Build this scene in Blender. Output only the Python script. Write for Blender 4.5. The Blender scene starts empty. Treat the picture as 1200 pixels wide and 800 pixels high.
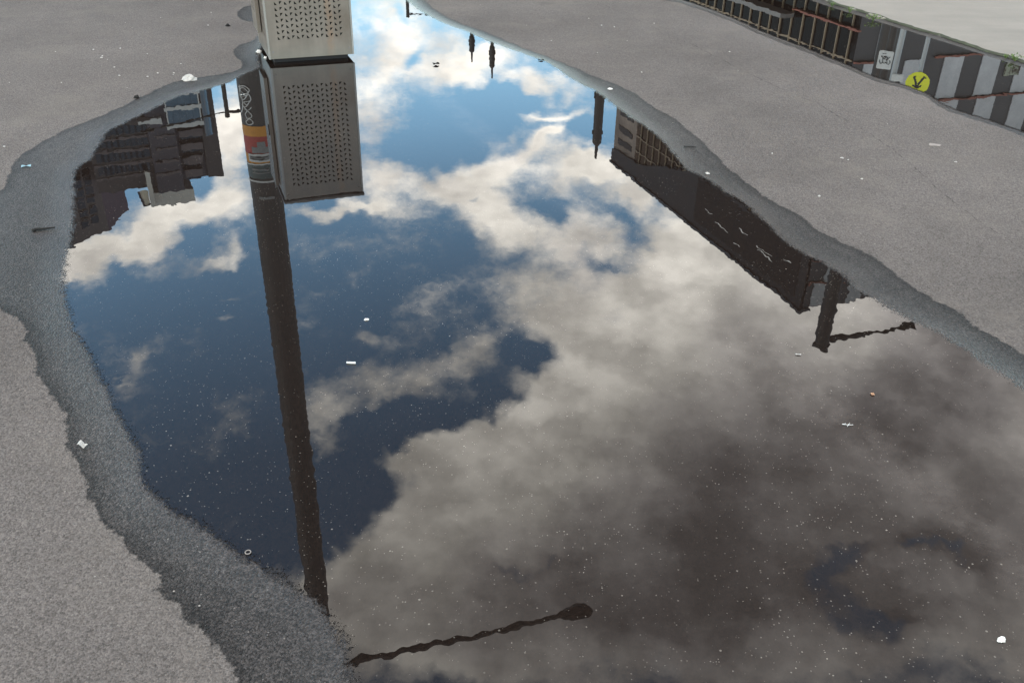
import bpy, bmesh, math, random
import numpy as np
from mathutils import Vector, Matrix
random.seed(7)
S = bpy.context.scene
COL = S.collection
R = math.radians

# ------------------------------------------------------------------ camera
F_PX, CX, CY, CAM_H = 1075.0, 600.0, 400.0, 1.6
_d = np.array([(560 - CX) / F_PX, (2210 - CY) / F_PX, 1.0]); _d /= np.linalg.norm(_d)
_up = -_d
_z = np.array([0, 0, 1.0]); _F = _z - _up * (_z @ _up); _F /= np.linalg.norm(_F)
_R = np.cross(_F, _up)
if _R[0] < 0: _R = -_R
M = np.array([_R, _F, _up])           # camera axes (right, down, forward) -> world

def ray(u, v): return M @ np.array([(u - CX) / F_PX, (v - CY) / F_PX, 1.0])
def g(u, v):                          # where the photo's pixel lies on the ground
    d = ray(u, v); t = CAM_H / -d[2]; return (d[0] * t, d[1] * t)
def rk(u, v, K):                      # thing seen mirrored in the water, K = its height + eye height
    d = ray(u, v); t = K / -d[2]; return Vector((d[0] * t, d[1] * t, K - CAM_H))
def rd(u, v, D):
    d = ray(u, v); t = D / math.hypot(d[0], d[1]); return Vector((d[0] * t, d[1] * t, -d[2] * t - CAM_H))

cam = bpy.data.cameras.new('camera'); cam.sensor_width = 36; cam.lens = 36 * F_PX / 1200
cam.clip_start = 0.05; cam.clip_end = 3000
co = bpy.data.objects.new('camera', cam); COL.objects.link(co); S.camera = co
mw = Matrix.Identity(4)
for i in range(3):
    mw[i][0] = M[i][0]; mw[i][1] = -M[i][1]; mw[i][2] = -M[i][2]
mw[2][3] = CAM_H
co.matrix_world = mw

S.view_settings.view_transform = 'Standard'; S.view_settings.look = 'None'
S.view_settings.exposure = 0; S.view_settings.gamma = 1
S.render.engine = 'CYCLES'
S.cycles.transparent_max_bounces = 8; S.cycles.max_bounces = 5; S.cycles.diffuse_bounces = 1; S.cycles.glossy_bounces = 3; S.cycles.adaptive_threshold = 0.015; S.cycles.time_limit = 840; S.cycles.transmission_bounces = 2

# ------------------------------------------------------------------ node helper
class NT:
    def __init__(s, nt): s.nt = nt; s.n = nt.nodes; s.l = nt.links
    def set(s, sock, v):
        if v is None: return
        if isinstance(v, bpy.types.NodeSocket): s.l.new(v, sock)
        else: sock.default_value = v
    def node(s, t, **kw):
        n = s.n.new(t)
        for k, v in kw.items(): setattr(n, k, v)
        return n
    def math(s, op, a, b=None, c=None, clamp=False):
        n = s.node('ShaderNodeMath', operation=op, use_clamp=clamp)
        s.set(n.inputs[0], a); s.set(n.inputs[1], b); s.set(n.inputs[2], c); return n.outputs[0]
    def vm(s, op, a, b=None):
        n = s.node('ShaderNodeVectorMath', operation=op); s.set(n.inputs[0], a)
        if op == 'SCALE': s.set(n.inputs['Scale'], b)
        else: s.set(n.inputs[1], b)
        return n.outputs['Value'] if op in ('DOT_PRODUCT', 'LENGTH') else n.outputs[0]
    def mr(s, v, a, b, c=0.0, d=1.0, smooth=False):
        n = s.node('ShaderNodeMapRange'); n.interpolation_type = 'SMOOTHSTEP' if smooth else 'LINEAR'
        for i, x in enumerate((v, a, b, c, d)): s.set(n.inputs[i], x)
        return n.outputs[0]
    def noise(s, vec, scale, detail=2.0, rough=0.5, out='Fac', dist=0.0):
        n = s.node('ShaderNodeTexNoise'); s.set(n.inputs['Vector'], vec)
        n.inputs['Scale'].default_value = scale; n.inputs['Detail'].default_value = detail
        n.inputs['Roughness'].default_value = rough; n.inputs['Distortion'].default_value = dist
        return n.outputs[out]
    def voro(s, vec, scale, feature='F1', rnd=1.0):
        n = s.node('ShaderNodeTexVoronoi', feature=feature); s.set(n.inputs['Vector'], vec)
        n.inputs['Scale'].default_value = scale; n.inputs['Randomness'].default_value = rnd
        return n
    def mix(s, f, a, b, mode='MIX'):
        n = s.node('ShaderNodeMix', data_type='RGBA', blend_type=mode)
        s.set(n.inputs[0], f); s.set(n.inputs[6], a); s.set(n.inputs[7], b); return n.outputs[2]
    def sep(s, v):
        n = s.node('ShaderNodeSeparateXYZ'); s.set(n.inputs[0], v); return n.outputs
    def comb(s, x, y, z):
        n = s.node('ShaderNodeCombineXYZ')
        for i, q in enumerate((x, y, z)): s.set(n.inputs[i], q)
        return n.outputs[0]
    def obj(s): return s.node('ShaderNodeTexCoord').outputs['Object']
    def uv(s): return s.node('ShaderNodeTexCoord').outputs['UV']
    def attr(s, name): return s.node('ShaderNodeAttribute', attribute_name=name).outputs['Fac']
    def bump(s, h, dist, strength=1.0):
        n = s.node('ShaderNodeBump'); s.set(n.inputs['Height'], h)
        n.inputs['Distance'].default_value = dist; s.set(n.inputs['Strength'], strength); return n.outputs[0]

def c4(r, g_=None, b=None): return (r, r if g_ is None else g_, r if b is None else b, 1.0)
def newmat(name):
    m = bpy.data.materials.new(name); m.use_nodes = True
    t = NT(m.node_tree); b = m.node_tree.nodes['Principled BSDF']
    return m, t, b
def paint(name, col, rough=0.5, metal=0.0, var=0.25, scale=8.0, bump=0.0):
    m, t, b = newmat(name)
    o = t.obj()
    n = t.noise(o, scale, 6, 0.62)
    n2 = t.noise(o, scale * 9, 3, 0.6)
    f = t.math('ADD', t.math('MULTIPLY', n, 0.7), t.math('MULTIPLY', n2, 0.3))
    k = t.mr(f, 0.3, 0.7, 1 - var, 1 + var)
    cc = t.vm('SCALE', (col[0], col[1], col[2]), k)
    t.set(b.inputs['Base Color'], cc)
    t.set(b.inputs['Roughness'], t.mr(n, 0.3, 0.7, max(0.02, rough - .08), min(1, rough + .08)))
    b.inputs['Metallic'].default_value = metal
    if bump: t.set(b.inputs['Normal'], t.bump(n2, bump))
    return m

# ------------------------------------------------------------------ mesh helpers
def tag(o, label=None, cat=None, group=None, kind=None):
    if label: o['label'] = label
    if cat: o['category'] = cat
    if group: o['group'] = group
    if kind: o['kind'] = kind
    return o
def obj(name, bm, mat, parent=None, smooth=False):
    me = bpy.data.meshes.new(name); bm.normal_update(); bm.to_mesh(me); bm.free()
    for m in (mat if isinstance(mat, (list, tuple)) else [mat]): me.materials.append(m)
    if smooth: me.polygons.foreach_set('use_smooth', [True] * len(me.polygons))
    o = bpy.data.objects.new(name, me); COL.objects.link(o); o.parent = parent
    return o
def empty(name, label, cat, loc=(0, 0, 0), rotz=0, group=None):
    o = bpy.data.objects.new(name, None); COL.objects.link(o); o.location = loc
    o.rotation_euler = (0, 0, rotz); o.empty_display_size = 0.1
    return tag(o, label, cat, group)
def NB(): return bmesh.new()
def box(bm, x0, x1, y0, y1, z0, z1, bevel=0.0):
    r = bmesh.ops.create_cube(bm, size=1)
    vs = r['verts']
    for v in vs:
        v.co = Vector(((x0 + x1) / 2 + v.co.x * (x1 - x0), (y0 + y1) / 2 + v.co.y * (y1 - y0), (z0 + z1) / 2 + v.co.z * (z1 - z0)))
    if bevel:
        es = list({e for v in vs for e in v.link_edges})
        bmesh.ops.bevel(bm, geom=es, offset=bevel, segments=2, affect='EDGES')
    return bm
def tube(bm, pts, rads, seg=16, cap=True):
    pts = [Vector(p) for p in pts]
    if not isinstance(rads, (list, tuple)): rads = [rads] * len(pts)
    rings = []
    ref = None
    for i, p in enumerate(pts):
        d = (pts[min(i + 1, len(pts) - 1)] - pts[max(i - 1, 0)]).normalized()
        if ref is None:
            ref = d.cross(Vector((0, 0, 1)) if abs(d.z) < .9 else Vector((0, 1, 0))).normalized()
        a = (ref - d * ref.dot(d)).normalized(); ref = a; b = d.cross(a)
        rings.append([bm.verts.new(p + (a * math.cos(2 * math.pi * k / seg) + b * math.sin(2 * math.pi * k / seg)) * rads[i]) for k in range(seg)])
    for i in range(len(rings) - 1):
        for k in range(seg):
            bm.faces.new((rings[i][k], rings[i][(k + 1) % seg], rings[i + 1][(k + 1) % seg], rings[i + 1][k]))
    if cap:
        bm.faces.new(list(reversed(rings[0]))); bm.faces.new(rings[-1])
    return bm
def quad(bm, a, b, c, d):
    return bm.faces.new([bm.verts.new(Vector(p)) for p in (a, b, c, d)])

# ------------------------------------------------------------------ outlines (traced on the ground)
def crom(pts, n=5):
    out = []; N = len(pts)
    for i in range(N):
        p0, p1, p2, p3 = [np.array(pts[(i + k - 1) % N], float) for k in range(4)]
        for j in range(n):
            t = j / n
            out.append(0.5 * ((2 * p1) + (-p0 + p2) * t + (2 * p0 - 5 * p1 + 4 * p2 - p3) * t * t + (-p0 + 3 * p1 - 3 * p2 + p3) * t ** 3))
    return out
def ground_poly(px, n=5): return np.array([g(*p) for p in crom(px, n)])

right_mirror = [(490,12),(515,26),(542,36),(570,48),(600,59),(640,74),(665,90),(682,100),(700,109),(722,126),(740,139),
    (758,151),(775,165),(790,182),(805,199),(830,212),(850,226),(870,238),(885,250),(905,270),(925,288),(950,303),(970,312),
    (990,326),(1005,341),(1030,355),(1055,370),(1075,380),(1100,391),(1130,411),(1160,431),(1200,458),(1300,510),(1500,640),(1700,900),(1200,1000),(700,960)]
left_mirror = [(440,900),(416,800),(409,780),(404,754),(392,728),(374,703),(340,686),(310,665),(275,645),(245,624),(218,605),(190,585),
    (172,566),(165,540),(150,502),(132,470),(116,440),(104,410),(89,390),(80,360),(76,330),(80,300),(86,272),(88,240),(88,212),
    (92,198),(106,187),(116,172),(126,156),(145,146),(165,136),(190,123),(215,112),(240,106),(258,101),(272,96),(284,89),(296,84),(306,78),
    (303,66),(312,40),(330,-8),(400,-14),(462,-6)]
M1 = ground_poly(right_mirror + left_mirror)
right_damp = [(488,-4),(510,12),(540,27),(575,40),(610,55),(640,66),(670,78),(702,92),(735,105),(765,125),(795,142),(812,157),(830,172),
    (845,190),(862,205),(880,218),(910,238),(940,253),(960,270),(985,284),(1005,290),(1025,303),(1050,320),(1075,338),(1100,352),(1115,360),
    (1135,375),(1160,393),(1200,415),(1300,470),(1520,600),(1750,900),(1200,1040),(600,1000)]
left_damp = [(300,900),(275,800),(262,765),(240,737),(215,712),(198,703),(184,700),(177,691),(186,676),(172,662),(160,651),(130,626),(113,595),
    (100,560),(82,530),(76,492),(60,468),(42,430),(35,402),(20,376),(0,362),(-60,340),(-90,280),(-40,235),(0,224),(10,205),(20,186),(60,160),(100,143),
    (140,126),(160,116),(200,98),(225,92),(260,87),(278,83),(284,74),(276,66),(274,58),(284,51),(298,47),(304,36),(300,27),(284,24),(278,17),(284,9),(300,4),(310,-16),(400,-26)]
W1 = ground_poly(right_damp + left_damp)
low2 = [(780,-8),(800,0),(830,10),(860,22),(900,40),(940,55),(985,73),(1005,82),(1030,92),(1060,100),(1090,112),(1110,125),(1140,135),(1165,143),(1200,155),(1260,178),(1330,205)]
KERB = [(940,-7),(1330,115)]      # pavement edge line
M2 = ground_poly(low2 + [(1340,124),(1200,80),(1080,42),(960,5),(920,-10)])
W2 = ground_poly([(u - 2, v + 4) for u, v in low2] + [(1360,130),(1200,72),(1080,34),(960,-4),(900,-24)])

def sdf(poly, P):
    """signed distance, + inside"""
    n = len(poly); best = np.full(len(P), 1e9); inside = np.zeros(len(P), bool)
    for i in range(n):
        a = poly[i]; b = poly[(i + 1) % n]; ab = b - a; L = ab @ ab
        if L < 1e-12: continue
        ap = P - a
        t = np.clip((ap @ ab) / L, 0, 1)
        dd = ((ap - t[:, None] * ab) ** 2).sum(1)
        best = np.minimum(best, dd)
        cond = (a[1] > P[:, 1]) != (b[1] > P[:, 1])
        xin = (b[0] - a[0]) * (P[:, 1] - a[1]) / (b[1] - a[1] + 1e-30) + a[0]
        inside ^= cond & (P[:, 0] < xin)
    d = np.sqrt(best)
    return np.where(inside, d, -d)

def spaced(lo, hi, a, b, step, growth):
    m = list(np.arange(a, b + 1e-9, step))
    s = step; x = m[-1]
    while x < hi: s *= growth; x = x + s; m.append(min(x, hi))
    s = step; x = m[0]; pre = []
    while x > lo: s *= growth; x = x - s; pre.append(max(x, lo))
    return np.array(pre[::-1] + m)
XS = spaced(-900, 900, -2.6, 3.2, 0.025, 1.03)
YS = spaced(-900, 900, 1.0, 4.5, 0.025, 1.02)
XX, YY = np.meshgrid(XS, YS)
P = np.stack([XX.ravel(), YY.ravel()], 1)
near = (abs(P[:, 0]) < 14) & (P[:, 1] > 0) & (P[:, 1] < 18)
def field(poly):
    f = np.full(len(P), -5.0); f[near] = np.clip(sdf(poly, P[near]), -5, 5); return f
fM1, fW1, fM2, fW2 = field(M1), field(W1), field(M2), field(W2)
fM = np.maximum(fM1, fM2); fW = np.maximum(np.maximum(fW1, fW2), fM)
nx, ny = len(XS), len(YS)

def grid_mesh(name, mask, z, mat):
    idx = np.arange(nx * ny).reshape(ny, nx)
    q = np.stack([idx[:-1, :-1], idx[:-1, 1:], idx[1:, 1:], idx[1:, :-1]], -1).reshape(-1, 4)
    if mask is not None: q = q[mask[q].any(1)]
    used = np.unique(q); remap = np.full(nx * ny, -1); remap[used] = np.arange(len(used))
    vs = np.column_stack([P[used], np.full(len(used), z)])
    me = bpy.data.meshes.new(name); me.from_pydata(vs.tolist(), [], remap[q].tolist())
    for nm, arr in (('mirror', fM), ('damp', fW)):
        a = me.attributes.new(nm, 'FLOAT', 'POINT'); a.data.foreach_set('value', arr[used].astype(np.float32))
    me.materials.append(mat)
    o = bpy.data.objects.new(name, me); COL.objects.link(o); return o

# ------------------------------------------------------------------ ground material
def grain_fields(t, o):
    """fine aggregate: cell pattern in 3-6 mm stones"""
    v1 = t.voro(o, 230); v2 = t.voro(o, 120)
    return v1, v2
def asphalt_grain(t, o):
    v1, v2 = grain_fields(t, o)
    big = t.noise(o, 0.55, 3, 0.6); mid = t.noise(o, 4.5, 4, 0.7); fine = t.noise(o, 140, 2, 0.8)
    k = t.math('ADD', t.math('MULTIPLY', t.sep(v1.outputs['Color'])[0], 0.55), t.math('MULTIPLY', t.sep(v2.outputs['Color'])[1], 0.25))
    k = t.math('ADD', k, t.math('MULTIPLY', t.math('SUBTRACT', fine, 0.5), 0.9))
    k = t.mr(k, 0.0, 0.8, 0.56, 1.44)
    k = t.math('MULTIPLY', k, t.mr(mid, 0.3, 0.7, 0.93, 1.06))
    k = t.math('MULTIPLY', k, t.mr(big, 0.3, 0.7, 0.80, 1.15))
    return k, v1, v2, fine
def speck_field(t, o, wet):
    def specks(scale, lo, r0, r1):
        v = t.voro(o, scale); rnd = t.sep(v.outputs['Color'])
        inside = t.math('LESS_THAN', v.outputs['Distance'], t.mr(t.math('POWER', rnd[1], 2.0), 0, 1, r0, r1))
        return t.math('MULTIPLY', inside, t.math('GREATER_THAN', rnd[0], lo)), rnd[2]
    s1, br1 = specks(70, 0.86 if wet else 0.93, 0.05, 0.20)
    s2, br2 = specks(160, 0.86, 0.12, 0.34)
    sp = t.math('MAXIMUM', t.math('MULTIPLY', s1, t.mr(br1, 0, 1, .25, 1.0)), t.math('MULTIPLY', s2, t.mr(br2, 0, 1, .08, .5)))
    clump = t.mr(t.noise(o, 1.7, 4, 0.7), 0.40, 0.62, 0.15, 1.0)
    return t.math('MULTIPLY', sp, clump)
def build_ground():
    m, t, b = newmat('asphalt')
    o = t.obj()
    k, v1, v2, fine = asphalt_grain(t, o)
    dry = t.vm('SCALE', (0.119, 0.1045, 0.0965), k)
    dust = t.mr(t.noise(o, 1.6, 4, 0.7), 0.48, 0.72, 0, 0.4, True)
    dry = t.mix(dust, dry, c4(0.160, 0.140, 0.122))
    stain = t.mr(t.noise(o, 0.9, 5, 0.72), 0.60, 0.72, 0, 0.35, True)
    dry = t.mix(stain, dry, c4(0.060, 0.054, 0.050))
    dmp = t.attr('damp'); mir = t.attr('mirror')
    edge = t.math('ADD', dmp, t.math('MULTIPLY', t.math('SUBTRACT', t.noise(o, 55, 3, 0.75), 0.5), 0.035))
    edge = t.math('ADD', edge, t.math('MULTIPLY', t.math('SUBTRACT', t.noise(o, 6, 5, 0.7), 0.5), 0.10))
    dampf = t.mr(edge, -0.004, 0.006, 0, 1, True)
    wetc = t.vm('SCALE', (0.038, 0.033, 0.031), t.math('POWER', k, 2.3))
    # silt line and darker soaked rim right behind the dry edge
    rim = t.mr(edge, 0.0, 0.055, 0.62, 1.0)
    wetc = t.vm('SCALE', wetc, rim)
    col = t.mix(dampf, dry, wetc)
    col = t.mix(speck_field(t, o, False), col, c4(0.33, 0.30, 0.27))
    t.set(b.inputs['Base Color'], col)
    film = t.mr(mir, -0.15, 0.0, 0, 1, True)
    rwet = t.mr(film, 0, 1, 0.50, 0.26)
    t.set(b.inputs['Roughness'], t.math('ADD', t.math('MULTIPLY', dampf, t.math('SUBTRACT', rwet, 0.88)), 0.88))
    t.set(b.inputs['Specular IOR Level'], t.math('MULTIPLY', t.mr(dampf, 0, 1, 0.20, t.mr(mir, -.13, 0.0, 0.17, 0.31)), rim))
    h = t.math('ADD', t.math('MULTIPLY', t.math('SUBTRACT', 1.0, v1.outputs['Distance']), 0.6), t.math('ADD', t.math('MULTIPLY', fine, 0.6), t.math('MULTIPLY', t.math('SUBTRACT', 1.0, v2.outputs['Distance']), 0.5)))
    t.set(b.inputs['Normal'], t.bump(h, 0.0034, t.mr(film, 0, 1, 1.0, 0.7)))
    return m
MAT_ASPH = build_ground()

def build_water():
    m = bpy.data.materials.new('puddle_water'); m.use_nodes = True
    t = NT(m.node_tree); m.node_tree.nodes.remove(m.node_tree.nodes['Principled BSDF'])
    out = m.node_tree.nodes['Material Output']
    o = t.obj()
    mir = t.attr('mirror')
    # grains of the road stand through the film of water along the rim
    gr = t.math('SUBTRACT', t.noise(o, 130, 3, 0.8), 0.5)
    lo = t.math('SUBTRACT', t.noise(o, 9, 5, 0.65), 0.5)
    lev = t.math('ADD', mir, t.math('ADD', t.math('MULTIPLY', gr, 0.13), t.math('MULTIPLY', lo, 0.05)))
    cover = t.mr(lev, -0.004, 0.004, 0, 1)
    # tiny capillary ripples
    sx = t.vm('MULTIPLY', o, (1.0, 0.75, 1.0))
    n = t.noise(sx, 34, 1, 0.4, 'Color'); n2 = t.noise(o, 9, 2, 0.5, 'Color')
    patch = t.mr(t.noise(o, 1.3, 2, .5), .35, .68, .35, 1.25)
    shallow = t.mr(mir, 0.0, 0.12, 2.2, 1.0)
    amp = t.math('MULTIPLY', t.math('MULTIPLY', patch, shallow), t.mr(t.sep(o)[1], 2.0, 5.0, 1.5, 0.38))
    a1 = t.vm('MULTIPLY', t.vm('SUBTRACT', n, (0.5, 0.5, 0.5)), (0.0046, 0.0046, 0.0))
    a1 = t.vm('SCALE', a1, amp)
    a2 = t.vm('MULTIPLY', t.vm('SUBTRACT', n2, (0.5, 0.5, 0.5)), (0.0020, 0.0020, 0.0))
    nn = t.vm('NORMALIZE', t.vm('ADD', t.vm('ADD', a1, a2), (0.0, 0.0, 1.0)))
    fr = t.node('ShaderNodeFresnel'); fr.inputs['IOR'].default_value = 1.45; t.l.new(nn, fr.inputs['Normal'])
    gl = t.node('ShaderNodeBsdfGlossy'); gl.inputs['Roughness'].default_value = 0.0; gl.inputs['Color'].default_value = (0.97, 0.98, 1, 1)
    t.l.new(nn, gl.inputs['Normal'])
    # the drowned asphalt a few millimetres below the surface
    k, v1, v2, fine = asphalt_grain(t, o)
    undc = t.vm('SCALE', (0.0105, 0.0072, 0.0058), t.mr(k, 0.4, 1.6, 0.65, 1.45))
    a = np.array(g(830, 370)); c = np.array(g(1190, 660)); dl = (c - a) / np.linalg.norm(c - a); nl = np.array([-dl[1], dl[0]])
    side = t.math('ADD', t.math('SUBTRACT', t.vm('DOT_PRODUCT', o, (nl[0], nl[1], 0.0)), float(nl @ a)), t.math('MULTIPLY', t.math('SUBTRACT', t.noise(o, 3, 4, .6), .5), .12))
    seam = t.math('MULTIPLY', t.mr(t.math('ABSOLUTE', side), 0.02, 0.13, 1, 0, True), t.mr(t.noise(o, 9, 4, .75), .38, .6, .2, 1))
    undc = t.mix(t.math('MULTIPLY', seam, 0.55), undc, c4(0.052, 0.043, 0.038))
    undc = t.mix(speck_field(t, o, True), undc, c4(0.40, 0.36, 0.31))
    df = t.node('ShaderNodeBsdfDiffuse'); t.set(df.inputs['Color'], undc)
    mx = t.node('ShaderNodeMixShader'); t.l.new(fr.outputs[0], mx.inputs[0]); t.l.new(df.outputs[0], mx.inputs[1]); t.l.new(gl.outputs[0], mx.inputs[2])
    clear = t.node('ShaderNodeBsdfTransparent')
    m2 = t.node('ShaderNodeMixShader'); t.l.new(cover, m2.inputs[0]); t.l.new(clear.outputs[0], m2.inputs[1]); t.l.new(mx.outputs[0], m2.inputs[2])
    t.l.new(m2.outputs[0], out.inputs['Surface'])
    return m
MAT_WATER = build_water()

tag(grid_mesh('ground', None, 0.0, MAT_ASPH), 'worn grey asphalt with pale grit, damp around the puddles', kind='structure')
tag(grid_mesh('puddle', fM1 > -0.07, 0.004, MAT_WATER), 'large still puddle mirroring clouds and a lamp post', kind='structure')
tag(grid_mesh('puddle', (fM2 > -0.07), 0.004, MAT_WATER), 'narrow puddle along the pale pavement mirroring a striped building', kind='structure')

# pavement: pale concrete strip along the far puddle
kA, kB = np.array(g(*KERB[0])), np.array(g(*KERB[1]))
kd = (kB - kA) / np.linalg.norm(kB - kA); kn = np.array([-kd[1], kd[0]])
if kn[1] < 0: kn = -kn
m, t, b = newmat('pale_concrete')
o = t.obj()
k = t.mr(t.noise(o, 1.2, 7, .65), .3, .7, .86, 1.12)
k = t.math('MULTIPLY', k, t.mr(t.noise(t.vm('MULTIPLY', o, (1, 6, 1)), 1.1, 4, .6), .3, .7, .93, 1.06))
k = t.math('MULTIPLY', k, t.mr(t.noise(o, 90, 4, .75), .25, .75, .88, 1.12))
t.set(b.inputs['Base Color'], t.vm('SCALE', (0.205, 0.184, 0.158), k)); b.inputs['Roughness'].default_value = 0.8
t.set(b.inputs['Normal'], t.bump(t.noise(o, 120, 3, .7), 0.002, .6))
MAT_PAVE = m
bm = NB()
N = 160; prev = None; s0, s1 = -40.0, 12.0
def edgept(s, off, z): p = kA + kd * s + kn * off; return Vector((p[0], p[1], z))
rows = []
for i in range(N + 1):
    s = s0 + (s1 - s0) * i / N
    j = 0.012 * math.sin(s * 7.3) + 0.009 * math.sin(s * 17 + 1) + random.uniform(-.006, .006)
    rows.append([bm.verts.new(edgept(s, j, -0.01)), bm.verts.new(edgept(s, j + .003, 0.009)), bm.verts.new(edgept(s, j + .015, 0.013)), bm.verts.new(edgept(s, 5.0, 0.016))])
for i in range(N):
    for k_ in range(3): bm.faces.new((rows[i][k_], rows[i + 1][k_], rows[i + 1][k_ + 1], rows[i][k_ + 1]))
tag(obj('pavement', bm, MAT_PAVE), kind='structure')
# dark mossy joint in front of the pavement edge
MAT_MOSS = paint('joint_moss', (0.035, 0.040, 0.022), 0.95, 0, .6, 20)
bm = NB(); prev = None
for i in range(301):
    s = -6 + 14 * i / 300
    w = 0.010 + 0.010 * random.random() + .004 * math.sin(s * 3)
    j = 0.012 * math.sin(s * 7.3) + 0.009 * math.sin(s * 17 + 1)
    c_ = (bm.verts.new(edgept(s, j - w, 0.0045)), bm.verts.new(edgept(s, j - w * .4, 0.009 + .004 * random.random())), bm.verts.new(edgept(s, j + .012, 0.0145 + .005 * random.random())))
    if prev:
        bm.faces.new((prev[0], c_[0], c_[1], prev[1])); bm.faces.new((prev[1], c_[1], c_[2], prev[2]))
    prev = c_
tag(obj('moss', bm, MAT_MOSS), 'dark moss in the joint along the pale pavement edge', 'moss', kind='stuff')

# hairline cracks
m, t, b = newmat('crack_dirt')
o = t.obj(); b.inputs['Base Color'].default_value = c4(0.03, 0.028, 0.027); b.inputs['Roughness'].default_value = 0.95
t.set(b.inputs['Alpha'], t.mr(t.noise(o, 14, 5, .75), .44, .60, 0, .45))
MAT_CRACK = m
def crack(px, w):
    pts = [Vector((*g(*p), 0.004)) for p in px]; fine = []
    for a, c in zip(pts, pts[1:]):
        n = max(2, int((c - a).length / .03))
        for i in range(n): fine.append(a.lerp(c, i / n) + Vector((random.uniform(-.006, .006), random.uniform(-.006, .006), 0)))
    bm = NB(); prev = None
    for i in range(len(fine) - 1):
        d = (fine[i + 1] - fine[i]).normalized(); n = Vector((-d.y, d.x, 0)) * w * random.uniform(.3, 1)
        q = (bm.verts.new(fine[i] + n), bm.verts.new(fine[i] - n))
        if prev: bm.faces.new((prev[0], prev[1], q[1], q[0]))
        prev = q
    tag(obj('crack', bm, MAT_CRACK), kind='structure')
crack([(810,52),(840,68),(880,88),(930,112),(958,122),(985,138),(1005,148),(1045,175),(1075,200),(1110,232),(1150,262),(1210,300)], .006)
crack([(700,3),(760,30),(812,55)], .004)

# ------------------------------------------------------------------ litter bin
bA = Vector((*g(316.5, 76), 0)); bB = Vector((*g(415, 69.3), 0))
BW = (bB - bA).length; ang = math.atan2(bB.y - bA.y, bB.x - bA.x)
BD, BH = 0.54, 1.02
def bin_sheet(stain):
    m, t, b = newmat('perforated_steel' + ('_rusty' if stain else ''))
    uv = t.sep(t.uv()); x, y = uv[0], uv[1]
    px_, py_ = 0.0325, 0.0372
    cx = t.math('DIVIDE', t.math('SUBTRACT', x, 0.055), px_); cy = t.math('DIVIDE', t.math('SUBTRACT', y, 0.118), py_)
    fx = t.math('FRACT', cx); fy = t.math('FRACT', cy)
    odd = t.math('GREATER_THAN', t.math('FRACT', t.math('MULTIPLY', t.math('FLOOR', cx), 0.5)), 0.25)
    ax = t.math('SUBTRACT', fx, 0.27)
    y_even = t.math('SUBTRACT', fy, 0.18); y_odd = t.math('SUBTRACT', 0.82, fy)
    ay = t.math('ADD', t.math('MULTIPLY', y_even, t.math('SUBTRACT', 1.0, odd)), t.math('MULTIPLY', y_odd, odd))
    tri = t.math('MULTIPLY', t.math('GREATER_THAN', ax, 0.0), t.math('GREATER_THAN', ay, 0.0))
    tri = t.math('MULTIPLY', tri, t.math('LESS_THAN', t.math('ADD', ax, ay), 0.58))
    inx = t.math('MULTIPLY', t.math('GREATER_THAN', cx, 0.0), t.math('LESS_THAN', cx, float(round((BW - .115) / px_)) if stain else float(round((BD - .115) / px_))))
    iny = t.math('MULTIPLY', t.math('GREATER_THAN', cy, 0.0), t.math('LESS_THAN', cy, 20.0))
    hole = t.math('MULTIPLY', tri, t.math('MULTIPLY', inx, iny))
    o = t.obj()
    n = t.noise(o, 5, 6, .65)
    k = t.mr(n, .3, .7, .84, 1.12)
    k = t.math('MULTIPLY', k, t.mr(t.noise(t.vm('MULTIPLY', o, (1, 1, .12)), 26, 4, .6), .3, .7, .93, 1.05))
    col = t.vm('SCALE', (0.255, 0.222, 0.190), k)
    if stain:
        jig = t.math('MULTIPLY', t.math('SUBTRACT', t.noise(t.comb(y, 0.0, 0.0), 2.2, 3, .5), .5), 0.09)
        dx = t.math('ABSOLUTE', t.math('SUBTRACT', t.math('ADD', x, jig), 0.415))
        st = t.math('MULTIPLY', t.mr(dx, 0.004, 0.035, 1, 0, True), t.mr(t.noise(o, 18, 5, .7), .35, .6, .2, .8))
        bl = t.mr(t.vm('LENGTH', t.vm('MULTIPLY', t.comb(t.math('SUBTRACT', x, .50), t.math('SUBTRACT', y, .20), 0.0), (7.0, 6.0, 1.0))), 0.2, 1.1, .6, 0, True)
        bl = t.math('MULTIPLY', bl, t.mr(t.noise(o, 12, 5, .6), .3, .6, .3, 1))
        col = t.mix(bl, col, c4(0.18, 0.14, 0.11))
        col = t.mix(t.math('MULTIPLY', st, .5), col, c4(0.36, 0.21, 0.12))
    grime = t.mr(y, 0.0, 0.10, 0.25, 0.0, True)
    col = t.mix(grime, col, c4(0.24, 0.25, 0.22))
    t.set(b.inputs['Base Color'], col); b.inputs['Metallic'].default_value = 0.8
    t.set(b.inputs['Roughness'], t.mr(n, .3, .7, .34, .46))
    t.set(b.inputs['Alpha'], t.math('SUBTRACT', 1.0, hole))
    return m
def panel(bm, p0, axis_len, along, z0, z1, th):
    """thin plate with UVs in metres; along = 'x' or 'y' """
    if along == 'x': box(bm, p0[0], p0[0] + axis_len, p0[1], p0[1] + th, z0, z1, .0012)
    else: box(bm, p0[0], p0[0] + th, p0[1], p0[1] + axis_len, z0, z1, .0012)
    uvl = bm.loops.layers.uv.verify(); i = 0 if along == 'x' else 1
    for f in bm.faces:
        for l in f.loops: l[uvl].uv = (l.vert.co[i] - p0[i], l.vert.co.z - z0)
    return bm
litter = empty('litter_bin', 'square grey steel bin with perforated panels standing in the puddle', 'litter bin', bA, ang)
MS1, MS2 = bin_sheet(True), bin_sheet(False)
MAT_STEEL = paint('bin_trim_steel', (0.36, 0.345, 0.32), .38, .7, .12, 12)
MAT_DARK = paint('dark_liner_and_gap', (0.014, 0.014, 0.015), .8, 0, .3, 10)
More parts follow.
